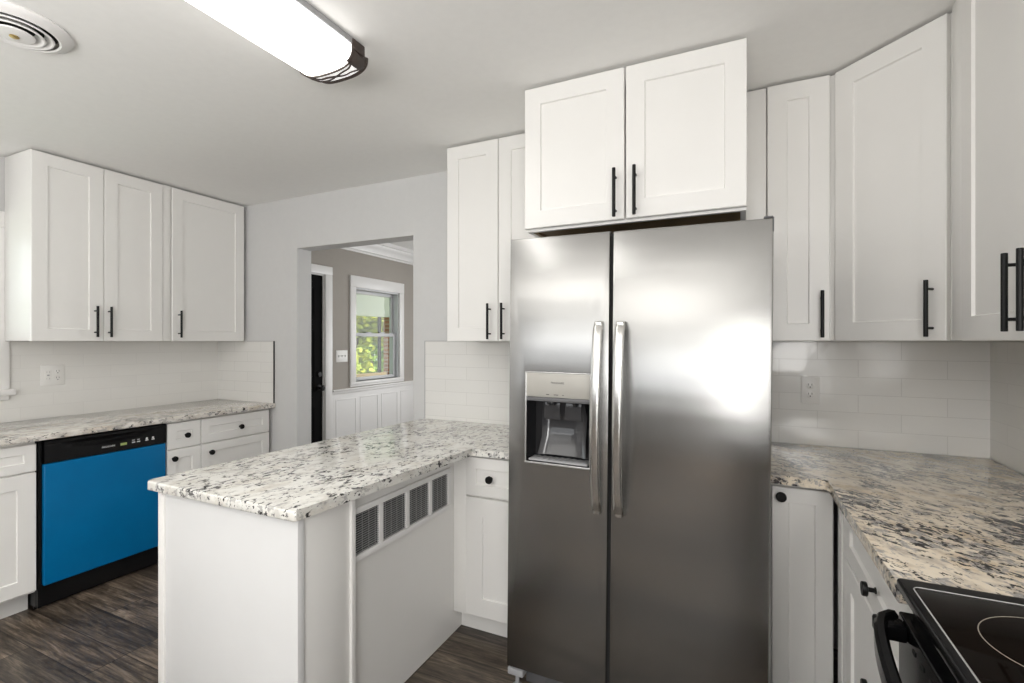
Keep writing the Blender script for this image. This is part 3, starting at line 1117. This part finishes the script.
# tapered glossy back, nozzles, two paddles and tray
q = MB()
ys = []
for zz, hw, w in ((.935, .095, -.030), (1.00, .088, -.055), (1.08, .090, -.062), (1.136, .082, -.050)):
    ring = []
    cx0 = (hx0 + hx1) / 2 + .012
    for i in range(13):
        s = -1 + 2 * i / 12
        ring.append(fr(cx0 + s * hw, zz, w - .004 + .02 * (s ** 4)))
    ys.append(ring)
q.rings(ys, cap0=False, cap1=False, closed=False)
q.build('dispenser_back', M['disp_clear'], dl)
cx0 = (hx0 + hx1) / 2 + .012
for s, nm in ((-.042, 'paddle'), (.042, 'paddle')):
    q = MB()
    q.rings([[fr(cx0 + s - .030, 1.134, -.036), fr(cx0 + s + .030, 1.134, -.036), fr(cx0 + s + .030, 1.134, -.030), fr(cx0 + s - .030, 1.134, -.030)],
             [fr(cx0 + s - .033, 1.082, -.030), fr(cx0 + s + .033, 1.082, -.030), fr(cx0 + s + .033, 1.082, -.024), fr(cx0 + s - .033, 1.082, -.024)],
             [fr(cx0 + s - .033, 1.070, -.034), fr(cx0 + s + .033, 1.070, -.034), fr(cx0 + s + .033, 1.070, -.028), fr(cx0 + s - .033, 1.070, -.028)]])
    q.build('paddle', M['disp_clear'], dl)
MB().lathe(fr(cx0 - .042, 1.145, -.022), (0, 0, -1), [(.018, 0), (.018, .012), (.012, .02), (.0, .021)]).build('nozzle', M['disp_dark'], dl)
MB().lathe(fr(cx0 + .05, 1.145, -.022), (0, 0, -1), [(.010, 0), (.010, .012), (.007, .02), (.0, .021)]).build('nozzle', M['disp_dark'], dl)
q = MB()
q.fbox(fr, hx0 + .012, hx1 - .010, hz0 + .006, hz0 + .014, -.060, .001, .003)
for i in range(9):
    u = hx0 + .03 + i * .024
    q.fbox(fr, u, u + .012, hz0 + .014, hz0 + .016, -.055, -.008)
q.build('drip_tray', M['greyplastic'], dl)
text_mesh('FRIGIDAIRE', .0108, fr, -.608, 1.211, .0037, M['lettering'], dl, 'lettering', .0003, .95)
for u, wd in ((-.652, .012), (-.622, .018), (-.588, .005)):
    MB().fbox(fr, u, u + wd, 1.1655, 1.168, .0033, .0039).build('indicator_mark', M['lettering'], dl)

# bow handles
def bow(door, u, lean):
    z0, z1 = .752, 1.440
    n = 26
    secs = []
    for i in range(n + 1):
        s = i / n
        z = z0 + (z1 - z0) * s
        k = math.sin(math.pi * s)
        bowv = .012 + .050 * k ** .55
        hw = .0165
        t = .012
        cu = u
        e = 1.0 if 0 < i < n else .86
        pts = []
        for (a, b) in ((-1, .25), (-.8, .75), (-.4, 1), (.4, 1), (.8, .75), (1, .25), (1, -.6), (.7, -1), (-.7, -1), (-1, -.6)):
            pts.append(fr(cu + a * hw * e, z, bowv + b * t * .5))
        secs.append(pts)
    mb = MB().rings(secs)
    for z in (z0 + .016, z1 - .016):
        mb.fbox(fr, u - .012, u + .012, z - .014, z + .014, -.001, .026, .003)
    return mb.build('handle', M['steelh'], door)
bow(dl, -.450, 0)
bow(dr, -.372, 0)
# hinge caps, base grille, front roller
q = MB()
q.box(.070, .0965, FY + .004, FY + .12, ft - .002, ft + .004, .002)
q.box(.0955, .0985, FY + .001, FY + .03, ft - .045, ft - .001)
q.build('hinge_cap', M['fridgeside'], c)
q = MB()
q.box(-.75, .03, FY + .055, FY + .084, .02, .088, .004)
for i in range(12):
    q.box(-.70 + i * .06, -.66 + i * .06, FY + .050, FY + .056, .035, .075)
q.build('base_grille', M['fridgeside'], c)
q = MB()
q.box(-.808, -.742, FY + .006, FY + .075, .062, .088, .004)
q.box(-.800, -.790, FY + .012, FY + .030, .086, .097)
q.build('hinge_bracket', M['greyplastic'], c)
for x in (-.775, .065):
    MB().lathe((x, FY + .03, .002), (0, 0, 1), [(.02, 0), (.02, .012), (.008, .014), (.008, .085)]).build('levelling_foot', M['greyplastic'], c)
MB().box(-.75, .05, FY + .1, FY + .13, .003, .036).build('roller_rail', M['greyplastic'], c)
c.rotation_euler = (0, math.radians(.55), 0)
c.location.x -= .019
c.location.z = .001

# ------------------------------------------------------------------ base cabinets right of the refrigerator
RC0, RC1 = .874, .906
c = thing('base_cabinet', 'narrow white base door with a black knob right of the refrigerator', 'cabinet', (.2, 2.28, 0))
MB().box(.092, .287, 1.992, YB - .002, .105, RC0 - .001).build('body', M['cab'], c)
MB().box(.092, .287, 2.05, 2.07, .001, .104).build('toe_kick', M['kick'], c)
fr = FB(1.990)
d = MB().shaker(fr, .103, .289, .115, .858, 0, rail=.052).build('door', M['cab'], c)
knob(fr, .131, .828, .02, d)

c = thing('base_cabinet', 'white base cabinet with black knobs between the corner and the stove', 'cabinet', (.6, 1.57, 0))
MB().box(.322, XR - .002, 1.176, 1.985, .105, RC0 - .001).build('body', M['cab'], c)
MB().box(.390, .42, 1.176, 1.985, .001, .104).build('toe_kick', M['kick'], c)
fr = FRt(.320)
MB().fbox(fr, -1.968, -1.826, .105, RC0 - .004, 0, .019, .001).fbox(fr, -1.925, -1.870, .105, RC0 - .004, .019, .025, .003).build('filler', M['cab'], c)
d = MB().shaker(fr, -1.820, -1.180, .700, .862, 0, rail=.055).build('drawer', M['cab'], c)
knob(fr, -1.452, .766, .02, d)
d = MB().shaker(fr, -1.820, -1.180, .118, .692, 0, rail=.07).build('door', M['cab'], c)
knob(fr, -1.452, .525, .02, d)

o = MB().prism([(.090, 1.937), (.262, 1.937), (.272, 1.926), (.272, 1.153), (XR - T - .001, 1.153), (XR - T - .001, YB - T - .001), (.090, YB - T - .001)],
               RC0, RC1, .005).build('countertop', M['granite_tan'])
tag(o, 'tan granite corner countertop with dark streaks between refrigerator and stove', 'countertop')

# ------------------------------------------------------------------ stove
c = thing('stove', 'black electric stove with a smooth glass cooktop at the right edge', 'stove', (.6, .77, 0))
SY0, SY1 = .392, 1.148
MB().box(.310, XR - .02, SY0 + .002, SY1 - .002, .03, .904, .003).build('body', M['blackgloss'], c)
MB().box(.268, .86, SY0, SY1, .905, .928, .007, 4).build('cooktop_frame', M['blackgloss'], c)
MB().box(.284, .842, SY0 + .030, SY1 - .040, .9275, .9292, .0008).build('glass_top', M['blackglass'], c)
def rrect(x0, x1, y0, y1, r, z, n=6):
    pts = []
    for cx_, cy_, a0 in ((x1 - r, y1 - r, 0), (x0 + r, y1 - r, 90), (x0 + r, y0 + r, 180), (x1 - r, y0 + r, 270)):
        for i in range(n + 1):
            a = math.radians(a0 + 90 * i / n)
            pts.append((cx_ + r * math.cos(a), cy_ + r * math.sin(a), z))
    return pts
MB().tube(rrect(.2830, .843, SY0 + .029, SY1 - .039, .012, .9288), .0014, 6, True).build('trim_ring', M['steeltrim'], c)
for cx_, cy_, r in ((.427, .962, .097), (.427, .58, .085), (.70, .962, .08), (.70, .58, .105)):
    MB().tube([(cx_ + r * math.cos(2 * math.pi * i / 64), cy_ + r * math.sin(2 * math.pi * i / 64), .9289) for i in range(64)], .0009, 5, True).build('burner_ring', M['ring'], c)
# recessed vent gap under the cooktop, oven door, bowed handle
MB().box(.292, .3095, SY0 + .006, SY1 - .006, .868, .9045).build('vent_strip', M['blackgloss'], c)
d = MB().box(.271, .3095, SY0 + .004, SY1 - .004, .215, .866, .004, 3).build('oven_door', M['blackgloss'], c)
MB().box(.2695, .2715, SY0 + .13, SY1 - .13, .34, .66, .0006).build('door_window', M['blackglass'], d)
for i in range(14):
    y = SY1 - .09 - i * .042
    MB().box(.2700, .2712, y - .014, y, .835, .842).build('vent_slot', M['void'], d)
q = MB()
n = 36
secs = []
for i in range(n + 1):
    s_ = i / n
    y = SY1 - .018 - (SY1 - SY0 - .036) * s_
    k = (math.sin(math.pi * s_)) ** .42
    x = .2585 - .052 * k
    sec = []
    for a, b in ((-.011, -.012), (-.011, .012), (-.006, .018), (.004, .018), (.010, .010), (.010, -.010), (.004, -.018), (-.006, -.018)):
        sec.append(Vector((x + a, y, .850 + b * 1.15)))
    secs.append(sec)
q.rings(secs)
for y in (SY1 - .045, SY0 + .045):
    q.box(.225, .2715, y - .020, y + .020, .834, .862, .005)
q.build('handle', M['blackgloss'], d)
MB().box(.276, .309, SY0 + .004, SY1 - .004, .06, .208, .005).build('storage_drawer', M['blackgloss'], c)
q = MB()
q.rings([[(.862, y, .897), (XR - .012, y, .897), (XR - .012, y, 1.07), (.880, y, 1.07)] for y in (SY0 + .002, SY1 - .002)])
bg = q.build('backguard', M['blackgloss'], c)
for y in (.46, .54, .99, 1.07):
    MB().lathe((.870, y, .99), (-1, 0, .1), [(.022, 0), (.022, .006), (.017, .008), (.015, .026), (0, .027)]).build('control_knob', M['dwblack'], bg)
for y in (SY0 + .05, SY1 - .05):
    for x in (.35, .84):
        MB().lathe((x, y, .001), (0, 0, 1), [(.018, 0), (.018, .008), (.01, .010), (.01, .030)]).build('levelling_foot', M['dwblack'], c)

# ------------------------------------------------------------------ ceiling light
c = thing('ceiling_light', 'long glowing ceiling light with a dark bronze tracery end cap', 'light', (-1.36, .76, CEIL))
LX, LW, LY0, LY1 = -1.360, .126, .10, 1.318
def lprof(hw, depth, n=18, zt=None):
    zt = CEIL - .023 if zt is None else zt
    pts = []
    for i in range(n + 1):
        a = math.pi * i / n
        cs, sn = math.cos(a), math.sin(a)
        pts.append((math.copysign(abs(cs) ** .75, cs) * hw, -(sn ** .62) * depth))
    return [(LX + x, zt + z) for x, z in pts]
MB().box(LX - LW - .005, LX + LW + .005, LY0 - .06, LY1 + .02, CEIL - .022, CEIL - .0005, .002).build('housing', M['greyplastic'], c)
pr = lprof(LW, .066)
q = MB().rings([[(x, LY0, z) for x, z in pr], [(x, LY1, z) for x, z in pr]])
q.build('diffuser', M['diffuser'], c)
# end caps: a pale bowl closing the lamp, wrapped by bronze tracery
def endcap(ydir, y0):
    q = MB()
    rows = []
    for t in (0, .25, .5, .75, .92, 1.0):
        y = y0 + ydir * (.002 + .075 * t)
        sc = math.sqrt(max(0.0, 1 - (t * .72) ** 2.5))
        rows.append([(LX + (x - LX) * (.995 - .10 * t), y, CEIL - .023 + (z - CEIL + .023) * sc) for x, z in pr])
    q.rings(rows)
    o = q.build('end_cap', M['capglow'], c)

    def P(i_frac, t, lift=.003):
        """point on the cap's skin: i_frac around the profile, t out to the tip"""
        f = i_frac * (len(pr) - 1)
        i = min(int(f), len(pr) - 2)
        k = f - i
        x = pr[i][0] * (1 - k) + pr[i + 1][0] * k
        z = pr[i][1] * (1 - k) + pr[i + 1][1] * k
        sc = math.sqrt(max(0.0, 1 - (t * .72) ** 2.5))
        return Vector((LX + (x - LX) * (1.0 - .10 * t), y0 + ydir * (.002 + .075 * t), CEIL - .023 + (z - CEIL + .023) * sc - lift))
    q = MB()
    # outer rim and inner arch
    q.tube([P(i / 24, 1.0, .001) for i in range(25)], .0085, 8)
    q.tube([P(i / 24, .02, .003) for i in range(25)], .0040, 8)
    # branching lines
    def wav(a0, a1, t0, t1, amp, ph):
        return [P(a0 + (a1 - a0) * s, t0 + (t1 - t0) * s + amp * math.sin(s * 13 + ph), .002) for s in [k / 20 for k in range(21)]]
    q.tube(wav(.22, .80, .10, .85, .06, .3), .0034, 6)
    q.tube(wav(.20, .62, .75, .30, .05, 1.0), .003, 6)
    q.tube(wav(.45, .85, .40, .12, .05, 2.0), .003, 6)
    q.build('tracery', M['bronze'], c)
    for side in (0, 1):
        q = MB()
        fr_ = [0, .05, .10, .15, .20, .235] if side == 0 else [1, .95, .90, .85, .80, .765]
        tt = (-.28, 0, .35, .7, 1.0)
        rows = []
        for t in tt:
            rows.append([P(f, max(0, t), .0035) + Vector(((1 if side == 0 else -1) * .004, (ydir * .05 * min(0, t)) if t < 0 else 0, 0)) for f in (fr_ if t > -.1 else fr_)])
        outer = rows
        q.rings(outer, cap0=False, cap1=False, closed=False)
        ob = q.build('cheek', M['bronze'], c)
        sm = ob.modifiers.new('thick', 'SOLIDIFY')
        sm.thickness = .004
        sm.offset = 0
    # flange knuckle against the ceiling
    MB().box(LX + LW - .004, LX + LW + .009, min(y0 - ydir * .012, y0 + ydir * .05), max(y0 - ydir * .012, y0 + ydir * .05), CEIL - .040, CEIL - .002, .005).build('bracket', M['bronze'], c)
endcap(1, LY1)
endcap(-1, LY0)

# round ceiling register
c = thing('ceiling_vent', 'round white air vent with nested rings on the ceiling', 'vent', (-2.215, .775, CEIL))
VC = (-2.215, .775)
def vring(prof, name, mat=None):
    q = MB()
    seg = 56
    pr_ = prof
    rr = []
    for r, z in pr_:
        rr.append([(VC[0] + r * math.cos(2 * math.pi * k / seg), VC[1] + r * math.sin(2 * math.pi * k / seg), CEIL + z) for k in range(seg)])
    rr.append(rr[0])
    vr = [[q.bm.verts.new(p) for p in r] for r in rr[:-1]]
    m = len(vr)
    for i in range(m):
        a, b = vr[i], vr[(i + 1) % m]
        for k in range(seg):
            j = (k + 1) % seg
            q.bm.faces.new((a[k], a[j], b[j], b[k]))
    return q.build(name, mat or M['trim'], c)
vring([(.148, -.0005), (.151, -.005), (.147, -.010), (.134, -.015), (.118, -.023), (.112, -.021), (.114, -.015), (.130, -.008), (.144, -.001)], 'flange')
for r, z in ((.099, -.026), (.076, -.030)):
    vring([(r, z), (r + .002, z + .003), (r - .016, z + .018), (r - .023, z + .024), (r - .025, z + .022), (r - .018, z + .014), (r - .004, z)], 'louvre_ring')
MB().lathe((VC[0], VC[1], CEIL - .026), (0, 0, -1), [(.0, 0), (.046, 0), (.052, .004), (.050, .008), (.030, .011), (.0, .012)], 40).build('centre_disc', M['trim'], c)
MB().lathe((VC[0], VC[1], CEIL - .0375), (0, 0, -1), [(.012, 0), (.013, .003), (.008, .006), (0, .006)]).build('screw', M['brass'], c)
MB().lathe((VC[0], VC[1], CEIL - .0005), (0, 0, -1), [(.0, 0), (.112, 0), (.112, .002), (0, .002)], 40).build('duct', M['void'], c)

# ------------------------------------------------------------------ outlets and switches
def duplex(fr, u, z, w, c):
    for s in (-1, 1):
        zc = z + s * .0205
        r = MB().lathe(fr(u, zc, w), fr.w, [(.0165, -.001), (.0165, .0012), (.0155, .0018), (0, .0018)], 24).build('receptacle', M['plate'], c)
        for a, b in ((-.0075, -.0055), (.0055, .0075)):
            MB().fbox(fr, u + a, u + b, zc + .000, zc + .009, w + .0012, w + .0021).build('slot', M['slot'], r)
        MB().lathe(fr(u, zc - .007, w + .0012), fr.w, [(.0028, 0), (.0028, .0009)], 10).build('ground_hole', M['slot'], r)
def outlet_plate(name, label, cat, fr, u0, u1, z0, z1, kinds):
    um, zm = (u0 + u1) / 2, (z0 + z1) / 2
    p = fr(um, z0, 0)
    c = thing(name, label, cat, p)
    MB().fbox(fr, u0, u1, z0, z1, .0003, .006, .002).build('plate', M['plate'], c)
    n = len(kinds)
    for i, k in enumerate(kinds):
        u = um + (i - (n - 1) / 2) * .046
        if k == 'duplex':
            duplex(fr, u, zm, .006, c)
        elif k == 'gfci':
            r = MB().fbox(fr, u - .0165, u + .0165, zm - .033, zm + .033, .0055, .0075, .001).build('receptacle', M['plate'], c)
            MB().fbox(fr, u - .006, u + .006, zm - .004, zm + .004, .0074, .0085, .0006).build('test_button', M['greyplastic'], r)
            for sg in (-1, 1):
                for a, b in ((-.0075, -.0055), (.0055, .0075)):
                    MB().fbox(fr, u + a, u + b, zm + sg * .020 - .004, zm + sg * .020 + .004, .007, .0078).build('slot', M['greyplastic'], r)
        else:
            MB().fbox(fr, u - .005, u + .005, zm - .012, zm + .012, .0055, .007).build('toggle_base', M['greyplastic'], c)
            MB().fbox(fr, u - .004, u + .004, zm - .002, zm + .010, .006, .018, .0015).build('toggle', M['plate'], c)
    return c
outlet_plate('wall_outlet', 'double white outlet plate on the tile above the dishwasher', 'outlet', FL(XL + T), 1.463, 1.579, 1.105, 1.228, ('gfci', 'duplex'))
outlet_plate('wall_outlet', 'single white outlet on the tile right of the refrigerator', 'outlet', FB(YB - T), .252, .324, 1.094, 1.214, ('duplex',))
outlet_plate('light_switch', 'white switch plate between the black door and the dining window', 'switch', FL(XL), 3.858, 4.022, 1.155, 1.280, ('toggle', 'toggle', 'toggle'))

# ------------------------------------------------------------------ outdoors, seen through the dining-room window
o = struct(MB().box(-40, XO - .01, -14, 30, -.5, -.42).build('ground', M['lawn']))
c = thing('porch', 'pale covered porch outside the dining room window', 'porch', (-5.0, 6.0, -.42))
MB().box(-5.75, XO - .012, 3.0, 10.0, -.42, -.05).build('deck', M['rail'], c)
MB().box(-5.75, XO - .012, 3.0, 10.0, 2.45, 2.55).build('porch_ceiling', M['porch'], c)
MB().box(-5.75, -5.60, 3.0, 10.0, 1.80, 2.45).build('beam', M['porch'], c)
MB().box(-5.72, -5.55, 6.85, 7.05, -.05, 1.80).build('brick_post', M['brick'], c)
MB().box(-5.66, -5.62, 6.62, 6.67, -.05, 1.80).build('slim_post', M['black'], c)
q = MB()
q.box(-5.68, -5.61, 3.0, 6.80, .79, .84)
q.box(-5.68, -5.61, 3.0, 6.80, .10, .15)
for i in range(26):
    q.box(-5.66, -5.63, 3.05 + i * .14, 3.09 + i * .14, .15, .79)
q.build('railing', M['rail'], c)

def tree(label, x, y, h, r, mat, seed, n=3200):
    rnd = random.Random(seed)
    t = thing('leafy_tree', label, 'tree', (x, y, -.42), 'trees beyond the porch')
    q = MB()
    q.rings([[(x + rr * math.cos(a), y + rr * math.sin(a), z) for a in [k * math.pi / 4 for k in range(8)]] for rr, z in ((.16, -.42), (.12, .4), (.10, h * .5), (.03, h * .85))])
    q.build('trunk', M['bark'], t)
    bm = bmesh.new()
    blobs = [(Vector((x + rnd.uniform(-1, 1) * r * .6, y + rnd.uniform(-1, 1) * r * .6, rnd.uniform(.1, 1.0) * h)), rnd.uniform(.35, .6) * r) for _ in range(16)]
    for _ in range(n):
        cpt, br = rnd.choice(blobs)
        d = Vector((rnd.gauss(0, 1), rnd.gauss(0, 1), rnd.gauss(0, 1))).normalized()
        p = cpt + d * br * rnd.uniform(.6, 1.0)
        s = rnd.uniform(.07, .14)
        u = Vector((rnd.gauss(0, 1), rnd.gauss(0, 1), rnd.gauss(0, 1))).normalized()
        v = u.orthogonal().normalized()
        vs = [bm.verts.new(p + u * s - t.location), bm.verts.new(p + v * s * .5 - t.location), bm.verts.new(p - u * s - t.location), bm.verts.new(p - v * s * .5 - t.location)]
        bm.faces.new(vs)
    me = bpy.data.meshes.new('foliage')
    bm.to_mesh(me)
    bm.free()
    me.materials.append(mat)
    f = bpy.data.objects.new('foliage', me)
    COL.objects.link(f)
    f.parent = t
tree('yellow-green tree filling the left of the dining window view', -8.6, 9.2, 3.4, 1.25, M['leafa'], 3)
tree('green tree at the middle of the dining window view', -11.6, 13.2, 3.8, 1.6, M['leafb'], 5)
tree('leafy tree behind the brick porch post in the window view', -8.4, 11.9, 3.0, 1.0, M['leafa'], 9)
tree('dark green hedge-like tree farthest back in the dining window view', -17.0, 20.3, 4.8, 3.2, M['leafb'], 12, 5200)
